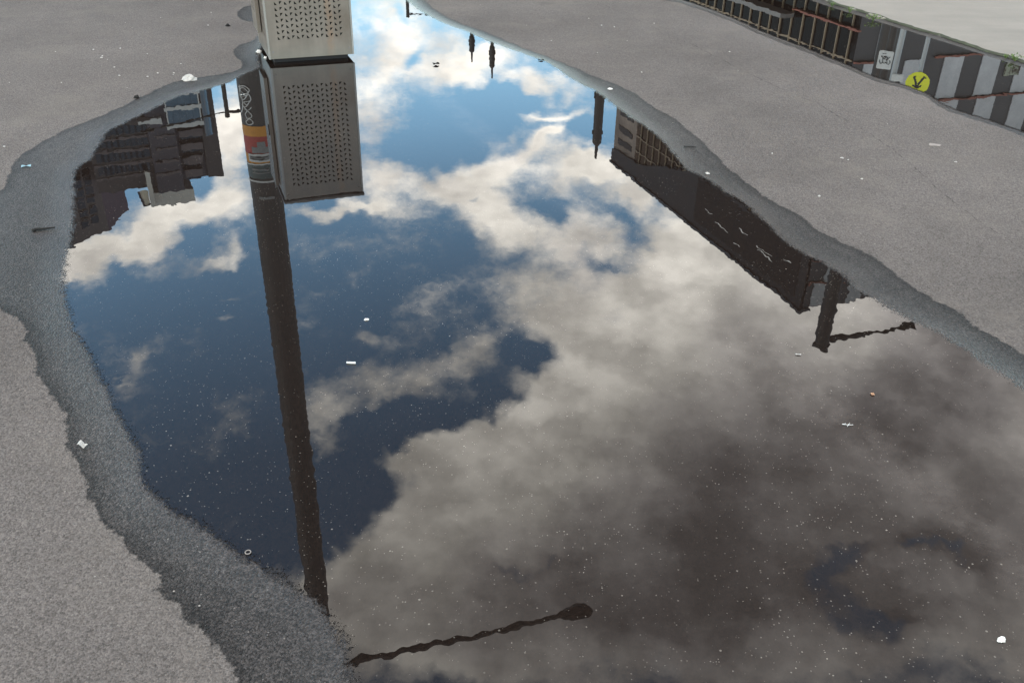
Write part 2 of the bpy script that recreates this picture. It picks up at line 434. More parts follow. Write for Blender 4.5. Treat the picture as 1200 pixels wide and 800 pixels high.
MAT_LIDU = paint('lid_steel', (0.21, 0.20, 0.195), .5, .25, .12, 10)
z0, z1 = 0.034, BH - 0.035
obj('front_panel', panel(NB(), (0.006, 0.0), BW - .012, 'x', z0, z1, .003), MS1, litter)
obj('back_panel', panel(NB(), (0.006, BD - .003), BW - .012, 'x', z0, z1, .003), MS2, litter)
obj('side_panel', panel(NB(), (0.0, 0.006), BD - .012, 'y', z0, z1, .003), MS2, litter)
obj('side_panel', panel(NB(), (BW - .003, 0.006), BD - .012, 'y', z0, z1, .003), MS2, litter)
for x_ in (0, 1):
    for y_ in (0, 1):
        bm = NB()
        xx0 = -.003 if x_ == 0 else BW - .012; yy0 = -.003 if y_ == 0 else BD - .012
        box(bm, xx0, xx0 + .015, yy0, yy0 + .015, z0 - .001, z1 + .001, .003)
        obj('corner_post', bm, MAT_STEEL, litter)
obj('liner', box(NB(), .03, BW - .03, .03, BD - .03, .06, BH - .075, .01), MAT_DARK, litter)
bm = NB(); box(bm, .035, BW - .035, .035, BD - .035, -.004, z0 + .004); obj('plinth', bm, MAT_DARK, litter)
bm = NB(); box(bm, -.010, BW + .010, -.010, BD + .010, BH - .024, BH, .006)
obj('lid', bm, MAT_LIDU, litter)
bm = NB(); box(bm, .008, BW - .008, .008, BD - .008, BH - .036, BH - .0245); obj('lid_shadow_gap', bm, MAT_DARK, litter)  # near-black strip painting the shadow gap under the lid overhang
for (bx_, bz_) in ((.03, .08), (BW - .03, .08), (.03, BH - .07), (BW - .03, BH - .07)):
    bm = NB(); tube(bm, [(bx_, -.004, bz_), (bx_, .001, bz_)], [.005, .006], 10); obj('bolt', bm, MAT_LIDU, litter)
# service door standing slightly proud on the left side
bm = NB(); panel(bm, (-.030, .25), BD - .25 - .02, 'y', .16, z1 - .02, .024); ob = obj('side_door', bm, MS2, litter)
bm = NB(); box(bm, -.036, -.0305, .262, .278, .50, .58, .002); obj('handle', bm, MAT_DARK, ob)

# ------------------------------------------------------------------ street lamps
MAT_POLE = paint('dark_bronze_pole', (0.030, 0.026, 0.022), .55, .2, .35, 6)
MAT_POLE2 = paint('weathered_pole', (0.045, 0.043, 0.040), .6, .1, .35, 5)
def lamp_post(base, height, armvec, r0, r1, label, group=None, head=1.0, mat=MAT_POLE, rise=0.12, name='street_lamp'):
    root = empty(name, label, 'street lamp', (base[0], base[1], 0), 0, group)
    bm = NB(); n = 12
    tube(bm, [(0, 0, -.02), (0, 0, .35), (0, 0, .36)] + [(0, 0, .36 + (height - .36) * i / n) for i in range(1, n + 1)],
         [r0 * 1.35, r0 * 1.35, r0] + [r0 + (r1 - r0) * i / n for i in range(1, n + 1)], 24)
    obj('pole', bm, mat, root, False)
    bm = NB(); tube(bm, [(0, 0, height - .02), (0, 0, height + .10), (0, 0, height + .14)], [r1 * 1.15, r1 * 1.15, r1 * .5], 16); obj('cap', bm, mat, root)
    if armvec is not None:
        av = Vector((armvec[0], armvec[1], 0)); L = av.length; d = av.normalized()
        bm = NB(); pts = []
        for i in range(13):
            f = i / 12; pts.append(d * (L * f) + Vector((0, 0, height - .12 + rise * math.sin(f * math.pi * .5))))
        tube(bm, pts, [max(.035, r1 * .38) * (1 - .35 * i / 12) for i in range(13)], 12); obj('arm', bm, mat, root)
        # cobra head: flattened teardrop
        bm = NB(); bmesh.ops.create_uvsphere(bm, u_segments=20, v_segments=12, radius=1)
        a = math.atan2(d.y, d.x); hl = .34 * head
        e = pts[-1] + d * (hl * .75)
        for v in bm.verts:
            c = v.co.copy(); wdt = .155 * head * (1 + .3 * c.x)
            zz = c.z * (.085 if c.z > 0 else .055) * head
            v.co = e + Vector((math.cos(a) * c.x * hl - math.sin(a) * c.y * wdt, math.sin(a) * c.x * hl + math.cos(a) * c.y * wdt, zz))
        h = obj('lamp_head', bm, mat, root, True)
        bm = NB(); bmesh.ops.create_uvsphere(bm, u_segments=16, v_segments=8, radius=1)
        for v in bm.verts:
            c = v.co.copy(); v.co = e + Vector((math.cos(a) * c.x * hl * .6 - math.sin(a) * c.y * .1 * head, math.sin(a) * c.x * hl * .6 + math.cos(a) * c.y * .1 * head, -.035 * head + min(0, c.z) * .045 * head))
        obj('lens', bm, MAT_LENS, h, True)
    return root
m, t, b = newmat('lamp_glass'); b.inputs['Base Color'].default_value = c4(.07); b.inputs['Roughness'].default_value = .25; MAT_LENS = m

D1 = 10.0
top1 = rd(383, 788, D1); K1 = top1.z + CAM_H
hd1 = rk(656, 722, K1)
pole = lamp_post(top1, top1.z, (hd1 - top1), .172, .150, 'tall dark lamp post with orange and red posters, graffiti and white bands', None, 1.0, MAT_POLE2)
# bands, posters and graffiti wrapped round the pole, facing the puddle
def pr(z): return .172 + (.150 - .172) * z / top1.z
def hz(u, v):                       # height on the pole of a mirrored pixel
    return rd(u, v, D1).z
face = math.atan2(-top1.y, -top1.x)
def wrap(z0_, z1_, a0, a1, off, mat, name, parent):
    bm = NB(); n = 24; prev = None
    for i in range(n + 1):
        a = face + a0 + (a1 - a0) * i / n
        q = [bm.verts.new((math.cos(a) * (pr(zz) + off), math.sin(a) * (pr(zz) + off), zz)) for zz in (z0_, z1_)]
        if prev: bm.faces.new((prev[0], q[0], q[1], prev[1]))
        prev = q
    return obj(name, bm, mat, parent, True)
MAT_OR = paint('faded_orange_paper', (0.62, 0.27, 0.035), .6, 0, .12, 30)
MAT_RED = paint('faded_red_paper', (0.40, 0.055, 0.045), .6, 0, .2, 25)
MAT_WHT = paint('white_vinyl', (0.62, 0.62, 0.60), .5, 0, .12, 30)
MAT_GRY = paint('grey_print', (0.22, 0.23, 0.23), .6, 0, .3, 40)
MAT_TEAL = paint('teal_sticker', (0.05, 0.085, 0.085), .5, 0, .3, 40)
MAT_BLACK = paint('black_print', (0.02, 0.02, 0.02), .5, 0, .2, 40)
zo0, zo1 = hz(297, 144), hz(297, 156)
zr1 = hz(300, 177); zo2 = hz(300, 187); zt1 = hz(302, 205)
tg = wrap(zo0, zo1, -1.5, 1.5, .003, MAT_OR, 'orange_band', pole)
po = wrap(zo1, zr1, -1.5, 1.5, .003, MAT_RED, 'red_poster', pole)
wrap(zr1, zo2, -1.5, 1.5, .003, MAT_OR, 'orange_band', pole)
# pale figure shape and caption box printed on the red poster
zf = hz(298, 162); zg = hz(299, 175)
w1 = wrap(zf, (zf * .55 + zg * .45), -.25, .25, .006, MAT_GRY, 'print', po)
w2 = wrap((zf * .55 + zg * .45), zg, -.62, .48, .006, MAT_GRY, 'print', po)
st = wrap(hz(299, 176), hz(300, 185), -.95, .5, .009, MAT_WHT, 'white_sticker', pole)
wrap(hz(299, 178), hz(300, 183), -.85, .4, .012, MAT_GRY, 'print', st)
wrap(hz(299, 178.8), hz(300, 179.8), -.75, .3, .015, MAT_BLACK, 'print', st)
wrap(hz(299, 181.2), hz(300, 182.2), -.75, .1, .015, MAT_BLACK, 'print', st)
wrap(hz(300, 187.3), hz(300, 189.0), -1.5, 1.5, .008, MAT_WHT, 'white_band', pole)
ts = wrap(hz(300, 189.1), zt1, -1.5, 1.5, .004, MAT_TEAL, 'teal_band', pole)
wrap(hz(300, 193.5), hz(300, 194.8), -.8, .3, .008, MAT_GRY, 'print', ts)
wrap(hz(300, 197.5), hz(300, 198.6), -.8, .6, .008, MAT_GRY, 'print', ts)
wrap(hz(302, 207.3), hz(302, 209.4), -1.5, 1.5, .010, MAT_WHT, 'white_band', pole)
wrap(hz(302, 226), hz(302, 229), -.55, .45, .006, MAT_GRY, 'faded_sticker', pole)
wrap(hz(302, 210), hz(302, 217), .55, .68, .006, MAT_GRY, 'faded_sticker', pole)
# graffiti tag: looping white pen line
bm = NB()
za, zb = hz(291, 97), hz(291, 142)
strokes = [[(.1,.05),(.6,.0),(.9,.12),(.55,.22),(.2,.12),(.5,.05),(.8,.2),(.3,.3)],
           [(.0,.25),(.4,.35),(.8,.22),(.9,.36),(.4,.42),(.6,.5)],
           [(.2,.0),(.15,.2),(.3,.4),(.2,.62),(.0,.72)],
           [(.85,.38),(.5,.55),(.2,.5),(.6,.62),(.9,.55)],
           [(.4,.6),(.7,.68),(.85,.78),(.55,.84),(.4,.74),(.6,.64)],
           [(.45,.84),(.8,.88),(.85,.97),(.5,1.),(.4,.92),(.7,.84)]]
for s in strokes:
    pts = [np.array(p) for p in s]; sm = []
    for i in range(len(pts) - 1):
        p0 = pts[max(i - 1, 0)]; p1 = pts[i]; p2 = pts[i + 1]; p3 = pts[min(i + 2, len(pts) - 1)]
        for j in range(6):
            tt = j / 6; sm.append(.5 * ((2 * p1) + (-p0 + p2) * tt + (2 * p0 - 5 * p1 + 4 * p2 - p3) * tt ** 2 + (-p0 + 3 * p1 - 3 * p2 + p3) * tt ** 3))
    sm.append(pts[-1])
    P3 = []
    for q in sm:
        a = face - 1.15 + .95 * q[0]; zz = za + (zb - za) * q[1]
        P3.append((math.cos(a) * (pr(zz) + .004), math.sin(a) * (pr(zz) + .004), zz))
    tube(bm, P3, .0055, 6)
obj('graffiti', bm, MAT_WHT, pole)

# right-hand lamp reflected near the striped building
top2 = rk(962, 403, K1)
hd2 = rk(1052, 385, K1)
lamp_post(top2, top2.z, (hd2 - top2), .20, .185, 'dark lamp post with one arm in front of the black and white striped wall', None, 1.0)
# far lamp with a single arm, and the slim one with a long arm
top3 = rk(478, 18.5, K1); hd3 = rk(500, 17, K1)
lamp_post(top3, top3.z, (hd3 - top3), .13, .10, 'farthest small lamp post with an arm to the right', None, 1.3)
top4 = rd(266.5, 135, 40.0); e4 = rk(180, 155, top4.z + CAM_H)
l4 = lamp_post(top4, top4.z, (e4 - top4), .11, .09, 'slim lamp post with a long thin arm in front of the dark flats', None, .9, rise=.0)
tr4 = rk(283, 133, top4.z + CAM_H) - top4
bm = NB(); tube(bm, [(0, 0, top4.z - .1), (tr4.x, tr4.y, top4.z - .1)], .06, 10); obj('arm', bm, MAT_POLE, l4)

# three posts with a thick housing and thin finial
def post(u, vtop, vthick, vlow, D, w, label):
    tp = rd(u, vtop, D); a = rd(u, vthick, D).z; c = rd(u, vlow, D).z
    root = empty('post', label, 'post', (tp.x, tp.y, 0), 0)
    bm = NB(); tube(bm, [(0, 0, -.02), (0, 0, c)], [w * .34, w * .3], 14); obj('shaft', bm, MAT_POLE, root)
    bm = NB(); tube(bm, [(0, 0, c), (0, 0, c + .12), (0, 0, a - .1), (0, 0, a)], [w * .36, w * .5, w * .5, w * .3], 18); obj('housing', bm, MAT_POLE, root)
    bm = NB(); box(bm, -w * .62, w * .62, -w * .2, w * .2, c + .25, c + .42, .01); obj('clamp', bm, MAT_POLE, root)
    bm = NB(); box(bm, -w * .58, w * .58, -w * .2, w * .2, a - .5, a - .38, .01); obj('clamp', bm, MAT_POLE, root)
    bm = NB(); tube(bm, [(0, 0, a - .02), (0, 0, (a + tp.z) / 2), (0, 0, tp.z)], [w * .2, w * .17, w * .12], 10); obj('finial', bm, MAT_POLE, root)
post(553, 73.5, 62, 41, 52, .30, 'thick dark post with thin tip, the smallest and farthest of the posts')
post(576.5, 92, 80, 54, 46, .27, 'thick dark post with thin tip, between the far post and the tall one')
post(698, 186, 170, 100, 30, .31, 'tallest thick dark post with thin tip, left of the glass building')

# ------------------------------------------------------------------ striped / glazed building
KB = 20.0; HB = KB - CAM_H
cA, cB, cC = rk(718, 188, KB), rk(940, 363, KB), rk(1020, 350, KB)
e = (cB - cA).normalized(); e.z = 0; n = Vector((-e.y, e.x, 0))
if n.dot(cC - cB) < 0: n = -n
LAB = (cB - cA).length
bld = empty('glass_building', 'dark glazed building with black and white striped end wall and orange ledges', 'building', (cB.x, cB.y, 0), math.atan2(n.y, n.x))
# local axes: +x along the striped wall, +y = away from B along the glazed wall (towards A)
flip = Vector((-n.y, n.x, 0)).dot(-e)   # +1 when local +y points to A
assert flip > .9, flip
WIN = 14.0
m, t, b = newmat('dark_glazing')
m.node_tree.nodes.remove(b)
gl = t.node('ShaderNodeBsdfGlossy'); gl.inputs['Roughness'].default_value = .03; gl.inputs['Color'].default_value = c4(.40, .34, .30)
tr = t.node('ShaderNodeBsdfTransparent'); tr.inputs['Color'].default_value = c4(.42, .40, .38)
fr = t.node('ShaderNodeFresnel'); fr.inputs['IOR'].default_value = 1.3
mx = t.node('ShaderNodeMixShader'); t.l.new(fr.outputs[0], mx.inputs[0]); t.l.new(tr.outputs[0], mx.inputs[1]); t.l.new(gl.outputs[0], mx.inputs[2])
t.l.new(mx.outputs[0], m.node_tree.nodes['Material Output'].inputs['Surface']); MAT_GLASS = m
MAT_MUL = paint('tan_mullion', (0.29, 0.22, 0.145), .6, 0, .2, 3)
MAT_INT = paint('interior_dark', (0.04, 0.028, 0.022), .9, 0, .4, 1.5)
MAT_FASC = paint('dark_fascia', (0.040, 0.033, 0.031), .45, 0, .35, .8)
MAT_FASC.node_tree.nodes['Principled BSDF'].inputs['Specular IOR Level'].default_value = .15
MAT_CONC = paint('stained_concrete', (0.24, 0.195, 0.165), .85, 0, .5, .45)
MAT_WP = paint('white_panel', (0.50, 0.50, 0.51), .5, 0, .22, 1.6)
MAT_DP = paint('charcoal_panel', (0.040, 0.040, 0.044), .5, 0, .2, 1.0)
MAT_LEDGE = paint('orange_ledge', (0.24, 0.080, 0.052), .6, 0, .2, 3)
m, t, b = newmat('lit_tube'); b.inputs['Emission Color'].default_value = (1, .93, .82, 1); b.inputs['Emission Strength'].default_value = 1.0; MAT_TUBE = m
y_con = LAB - 3.0           # concrete part from here to A
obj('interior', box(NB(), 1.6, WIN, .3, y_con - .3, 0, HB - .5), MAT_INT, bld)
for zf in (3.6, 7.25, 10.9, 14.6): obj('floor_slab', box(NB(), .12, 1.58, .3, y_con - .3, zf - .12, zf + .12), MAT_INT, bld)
obj('glazing', box(NB(), 0.0, .03, .05, y_con, 0.0, HB - .4), MAT_GLASS, bld)
up = NB()
prof = [(.05, 15.55), (LAB - 10.5, 15.5), (LAB - 7.0, 16.35), (LAB - 3.8, 17.35), (LAB, 17.55), (LAB, HB - .02), (.05, HB - .02)]
fr_ = [up.verts.new((-.12, y, z)) for y, z in prof]; bk_ = [up.verts.new((-.075, y, z)) for y, z in prof]
up.faces.new(fr_); up.faces.new(bk_[::-1])
for i in range(len(prof)): up.faces.new((fr_[i], bk_[i], bk_[(i + 1) % len(prof)], fr_[(i + 1) % len(prof)]))
bmesh.ops.recalc_face_normals(up, faces=up.faces); obj('fascia', up, MAT_FASC, bld)
ny_ = int((y_con - .3) / .80)
for i in range(ny_ + 1):
    yy = .42 + i * .80
    obj('mullion', box(NB(), -.07, -.003, yy - .026, yy + .026, 0, HB - .4), MAT_MUL, bld)
for zf in (1.9, 3.6, 5.2, 7.2, 9.0, 10.9, 12.8, 14.6, 15.8, 16.7): obj('transom', box(NB(), -.055, -.004, .06, y_con, zf - .03, zf + .03), MAT_MUL, bld)
bm = NB(); box(bm, -.0, 3.5, y_con + .02, LAB, 0, HB - .4)
obj('concrete_bay', bm, MAT_CONC, bld)
for i, zf in enumerate((14.9, 15.9, 16.7)):
    bm = NB(); box(bm, -.04, -.002, y_con + .5, LAB - .6, zf, zf + .35); obj('window', bm, MAT_FASC, bld)
# canopy ribbon along the glazed wall
bm = NB(); box(bm, -.25, -.075, -.2, 4.2, 5.93, 6.00); obj('canopy', bm, MAT_LEDGE, bld)
bm = NB(); box(bm, -.75, -.075, 4.25, 10.5, 6.15, 6.35); obj('canopy', bm, paint('grey_canopy', (.20, .19, .18), .6), bld)
# lit tubes behind the glass
tubes = [(2.0, 5.0, .9), (1.0, 6.2, .8), (5.0, 7.0, .9), (6.0, 5.8, .9), (9.2, 6.9, .8), (9.6, 5.4, .8), (12.6, 6.6, .9), (3.8, 6.6, .6), (7.6, 6.3, .7),
         (11.2, 13.6, 1.3), (13.4, 14.2, 1.6), (8.4, 14.3, 1.5), (15.6, 14.6, .8), (16.6, 13.4, .7), (15.4, 12.8, .7), (10.2, 12.8, .9), (14.2, 16.1, 1.5), (16.2, 16.6, .6), (12.0, 15.9, 1.0), (16.8, 15.6, .5)]
tubes = [t_ for t_ in tubes if t_[0] < y_con - 1.0]
for (yy, zz, L_) in tubes:
    bm = NB(); tube(bm, [(.10, yy, zz), (.10, yy + L_, zz)], .022, 8); obj('light_tube', bm, MAT_TUBE, bld)
# tubes show through the upper glass band too
UP = paint('upper_glass', (0.030, 0.024, 0.022), .6, 0, .3, .7); UP.node_tree.nodes['Principled BSDF'].inputs['Specular IOR Level'].default_value = .1
bm = NB(); box(bm, -.14, -.122, .6, LAB - 10.8, 15.7, HB - .35); obj('upper_window_band', bm, UP, bld)
for (yy, zz, L_) in [(2.6, 17.1, 1.3), (2.7, 16.95, 1.3), (4.9, 16.7, .8), (6.6, 17.3, 1.3), (8.3, 17.0, .7), (1.2, 16.6, .6), (5.4, 17.6, .6)]:
    bm = NB(); box(bm, -.155, -.143, yy, yy + L_ * 1.0, zz, zz + .028); obj('light_tube', bm, MAT_TUBE, bld)
bm = NB(); box(bm, -.2, .35, -.1, LAB + .1, HB - .02, HB + .12); obj('parapet', bm, MAT_DP, bld)
# striped end wall (local y = 0 plane, facing -y)
levels = [0.0, 1.8, 3.55, 5.4, 7.25, 9.1, 10.95, 12.8, 14.5, 15.85, 17.05, HB]
offs = {3: 1.0, 4: .55, 5: .85, 2: .8, 1: .3, 0: 1.0, 6: .2, 7: .9, 8: .5, 9: .85, 10: .36}
obj('end_wall', box(NB(), .02, WIN, .02, .28, 0, HB), MAT_DP, bld)
for i in range(len(levels) - 1):
    lo_, hi_ = levels[i] + .06, levels[i + 1] - .06
    if lo_ < 5.3 and i < 3: pass
    x = offs[i]
    while x < WIN - 1.2:
        skip = (i in (3,) and 1.8 < x < 5.2)
        if not skip: obj('stripe_panel', box(NB(), x, x + (1.0 if i < 10 else .75), -.02, .018, lo_, hi_), MAT_WP, bld)
        x += 2.0
    if i:
        bm = NB()
        if i == 5: box(bm, 3.9, WIN, -.10, -.021, levels[i] - .035, levels[i] + .035)
        elif i == 4: obj('ledge', box(NB(), .0, 1.9, -.10, -.021, levels[i] - .035, levels[i] + .035), MAT_LEDGE, bld); box(bm, 4.0, 6.9, -.10, -.021, levels[i] - .035, levels[i] + .035)
        else: box(bm, .0, WIN, -.10, -.021, levels[i] - .035, levels[i] + .035)
        obj('ledge', bm, MAT_LEDGE, bld)
obj('roof', box(NB(), .4, WIN, .3, LAB, HB - .3, HB - .05), MAT_DP, bld)
m, t, b = newmat('peeling_mural'); o = t.obj()
t.set(b.inputs['Base Color'], t.mix(t.mr(t.noise(o, 2.2, 6, .75), .45, .55, 0, 1), c4(.05, .035, .025), c4(.34, .36, .28))); b.inputs['Roughness'].default_value = .8
bm = NB(); box(bm, 7.95, 8.75, -.03, .019, 6.6, 8.3); obj('mural_panel', bm, m, bld)

# ------------------------------------------------------------------ signs by the far puddle
MAT_GPOLE = paint('galvanised_pole', (0.36, 0.37, 0.37), .45, .3, .12, 10)
MAT_YEL = paint('sign_yellow', (0.80, 0.82, 0.03), .45, 0, .06, 10)
def plate(bm, cx, cz, w, h, y0, y1, bev=.01): box(bm, cx - w / 2, cx + w / 2, y0, y1, cz - h / 2, cz + h / 2, bev)
# yellow disc sign
DS = 17.0
pc = rd(1075, 98, DS)
sg = empty('pedestrian_sign', 'round yellow sign with black walking legs on a slim grey pole', 'sign', (pc.x, pc.y, 0), math.atan2(pc.x, pc.y) * -1)
rS = .188
bm = NB(); tube(bm, [(0, .03, 0), (0, .03, pc.z + rS * .8)], .035, 12); obj('pole', bm, MAT_GPOLE, sg)
bm = NB(); tube(bm, [(0, -.02, pc.z), (0, -.008, pc.z)], rS, 40); dsc = obj('sign_disc', bm, MAT_YEL, sg)
bm = NB()
def limb(pts, r):
    for a, c in zip(pts, pts[1:]):
        a = Vector(a); c = Vector(c); d = (c - a).normalized(); nn = Vector((-d.y, d.x)) * r
        quad(bm, *[(q.x, -.0235, pc.z + q.y) for q in (a + nn, a - nn, c - nn, c + nn)])
limb([(-.015, .02), (-.075, -.10)], .016); limb([(-.083, -.10), (-.045, -.112)], .012)
limb([(.015, .02), (.075, -.10)], .018); limb([(.066, -.112), (.12, -.095)], .014)
limb([(0, .09), (0, .02)], .028); limb([(0, .08), (-.07, .02)], .011); limb([(0, .08), (.07, .03)], .011)
bmesh.ops.create_circle(bm, cap_ends=True, radius=.026, segments=20, matrix=Matrix.Translation((0, -.0235, pc.z + .135)) @ Matrix.Rotation(R(90), 4, 'X'))
obj('walking_figure', bm, MAT_BLACK, dsc)
# second slim grey pole
pp = rd(1046, 92, 16.0)
q = empty('signpost', 'plain slim grey pole with a small white box, left of the yellow sign', 'pole', (pp.x, pp.y, 0), math.atan2(pp.x, pp.y) * -1)
bm = NB(); tube(bm, [(0, 0, 0), (0, 0, 3.0), (0, 0, 3.04)], [.045, .045, .02], 12); obj('pole', bm, MAT_GPOLE, q)
b2 = rd(1051, 91, 16.0)
bm = NB(); plate(bm, .07, b2.z, .18, .11, -.06, -.046); obj('bracket_plate', bm, MAT_WHT, q)
# white doodle sticker board on dark bollard post
pw = rd(1037, 71, 14.5)
w_ = empty('notice_board', 'white square board with a black ink doodle on a dark post', 'sign', (pw.x, pw.y, 0), math.atan2(pw.x, pw.y) * -1)
bm = NB(); tube(bm, [(.03, .06, 0), (.03, .06, pw.z + .35)], .055, 14); obj('post', bm, MAT_POLE, w_)
bm = NB(); plate(bm, 0, pw.z, .200, .255, -.012, 0); bd = obj('board', bm, MAT_WHT, w_)
bm = NB()
def ink(pts, r=.005):
    tube(bm, [(x, -.016, pw.z + z) for x, z in pts], r, 6)
ink([(-.07, .0), (-.075, .03), (-.05, .055), (-.025, .04), (-.03, .01)]); ink([(.03, .02), (.035, .05), (.06, .055), (.075, .03), (.06, .0)])
ink([(-.03, .03), (-.01, .045), (.02, .03)]); ink([(-.03, .0), (-.035, -.03), (-.01, -.05), (.02, -.045), (.035, -.015), (.02, .01)], .007)
ink([(-.015, -.01), (-.01, -.02)], .009); ink([(.012, -.008), (.014, -.018)], .009); ink([(-.01, -.035), (.01, -.035)]); ink([(-.05, -.09), (-.02, -.085), (.0, -.092)], .003)
ink([(.04, -.03), (.06, -.05)], .006); ink([(-.04, -.035), (-.06, -.05)], .006)
obj('doodle', bm, MAT_BLACK, bd)

# ------------------------------------------------------------------ flats reflected at the left
def frame(p, q):
    d = (q - p); d.z = 0; return math.atan2(d.y, d.x), d.length
MAT_FL = paint('dark_brown_flats', (0.070, 0.063, 0.066), .75, 0, .3, .12)
MAT_FL2 = paint('slate_flats', (0.062, 0.060, 0.078), .7, 0, .25, .12)
MAT_BAND = paint('flats_band', (0.125, 0.105, 0.11), .75, 0, .3, .2)
MAT_PURP = paint('purple_wall', (0.085, 0.060, 0.092), .75, 0, .2, .15)
MAT_GREY = paint('grey_render', (0.62, 0.59, 0.54), .8, 0, .12, .15)
MAT_CREAM = paint('cream_render', (0.78, 0.70, 0.56), .8, 0, .1, .2)
MAT_BLUE = paint('blue_glass', (0.075, 0.12, 0.165), .15, 0, .4, .35)
MAT_PALEF = paint('pale_frame', (0.55, 0.55, 0.54), .6, 0, .15, .3)
MAT_WIN = paint('dark_window', (0.012, 0.012, 0.015), .15, 0, .3, .3)
KL = 72.0
p, q = rk(116, 227, KL), rk(262, 207.5, KL)
a, L = frame(p, q)
fl = empty('flats', 'broad dark block of flats with pale bands, blue glass bay and grey rooftop tower', 'building', (p.x, p.y, 0), a)
H = KL - CAM_H
def lx(u, v):                      # local x on the façade and height for a mirrored pixel
    d = ray(u, v); k = L
    ex = Vector((math.cos(a), math.sin(a)))
    A_ = np.array([[d[0], -ex.x], [d[1], -ex.y]]); tt, s = np.linalg.solve(A_, np.array([p.x, p.y])); return s, -d[2] * tt - CAM_H
xm, _ = lx(214, 210)
xr, _ = lx(262, 207)
obj('wall', box(NB(), 0, xm, 0, 22, 0, H), MAT_FL, fl)
hr = lx(240, 208)[1]
obj('wall', box(NB(), xm + .01, xr, .6, 24, 0, hr), MAT_FL2, fl)
obj('corner_wall', box(NB(), lx(240, 180)[0], xr + .1, -.3, .59, 0, hr), MAT_FL, fl)
obj('slate_bay', box(NB(), lx(181, 200)[0], xm, -1.6, -.01, 0, H + 1.0), MAT_FL2, fl)
for v_ in (157, 172, 187, 202):
    z_ = lx(150, v_ + 3)[1]
    obj('floor_band', box(NB(), .2, lx(181, v_)[0] - .1, -.35, -.01, z_, z_ + .5), MAT_BAND, fl)
    for kk in range(9):
        xw = .8 + kk * (lx(181, v_)[0] - 2) / 9
        obj('window', box(NB(), xw, xw + 1.6, -.06, -.012, z_ - 2.1, z_ - .6), MAT_WIN, fl)
    obj('floor_band', box(NB(), lx(181, v_)[0] + .1, xm - .2, -1.9, -1.61, z_, z_ + .5), MAT_BAND, fl)
for v_ in (158, 174, 190, 205):
    z_ = lx(225, v_)[1]; x0_ = xm + .6; x1_ = lx(238, v_)[0]
    bal = obj('balcony', box(NB(), x0_, x1_, -1.2, .55, z_ - 1.5, z_ - 1.2), MAT_BAND, fl)
    obj('balustrade', box(NB(), x0_ + .1, x1_ - .1, -1.2, -1.05, z_ - 1.19, z_ - .05), MAT_BAND, bal)
    obj('window', box(NB(), x0_ + .4, x1_ - .4, .5, .59, z_ + .1, z_ + 1.1), MAT_WIN, fl)
# blue glazed bay with pale frames
x0_, x1_ = lx(193, 130)[0], lx(232, 130)[0]
zb0, zb1 = lx(212, 104)[1], lx(212, 143)[1]
bay = obj('glass_bay', box(NB(), x0_, x1_, -3.2, -1.62, zb0, zb1), MAT_BLUE, fl)
for v_ in (104, 121, 141):
    z_ = lx(212, v_)[1]; obj('frame', box(NB(), x0_ - .4, x1_ + .4, -3.5, -3.21, z_ - .4, z_ + .4), MAT_PALEF, bay)
for i in range(6):
    xx_ = x0_ + (x1_ - x0_) * i / 5; obj('frame', box(NB(), xx_ - .12, xx_ + .12, -3.42, -3.205, zb0, zb1), MAT_BLUE if i % 5 else MAT_PALEF, bay)
bm = NB(); cx_, r_ = x1_ + 1.2, lx(246, 130)[0] - x1_ - .5
prev = None
for i in range(13):
    aa = -math.pi / 2 + math.pi / 2 * i / 12
    q2 = [bm.verts.new((x1_ + .45 + math.cos(aa) * r_, .0 + math.sin(aa) * 3.0, z_)) for z_ in (zb0, lx(238, 156)[1])]
    if prev: bm.faces.new((prev[0], q2[0], q2[1], prev[1]))
    prev = q2
obj('curved_glass', bm, MAT_BLUE, fl, True)
z_ = lx(160, 141)[1]
obj('skirt_roof', box(NB(), lx(160, 140)[0], lx(188, 140)[0], -2.6, -.36, z_ - .5, z_ + .4), MAT_PALEF, fl)
# rooftop tower
xs0, xs1, xs2 = lx(172.5, 220)[0], lx(180, 230)[0], lx(227, 225)[0]
zt = lx(185, 241)[1]
tw = obj('rooftop_tower', box(NB(), xs1, xs2, -1.0, 10, H + 1.1, zt), MAT_GREY, fl)
obj('shaft', box(NB(), xs0, xs1 - .02, -2.6, -1.62, lx(176, 196)[1], zt - .6), MAT_GREY, fl)
bm = NB()
xl = lx(161, 222)[0]
for y_ in (-1.5, -.9):
    pass
quadpts = [(xl, -1.2, H + .2), (xs0 - .05, -1.2, H + .2), (xs0 - .05, -1.2, zt - 1.2), ((xl + xs0) / 2 - .3, -1.2, (H + zt) / 2 + 1.4)]
bm.faces.new([bm.verts.new(v) for v in quadpts]); obj('rooftop_screen', bm, MAT_CREAM, fl)
bm = NB(); tube(bm, [(xl, -1.3, H + .2), ((xl + xs0) / 2 - .3, -1.3, (H + zt) / 2 + 1.4), (xs0, -1.3, zt - 1.1)], .22, 8); obj('rooftop_frame', bm, MAT_WIN, fl)

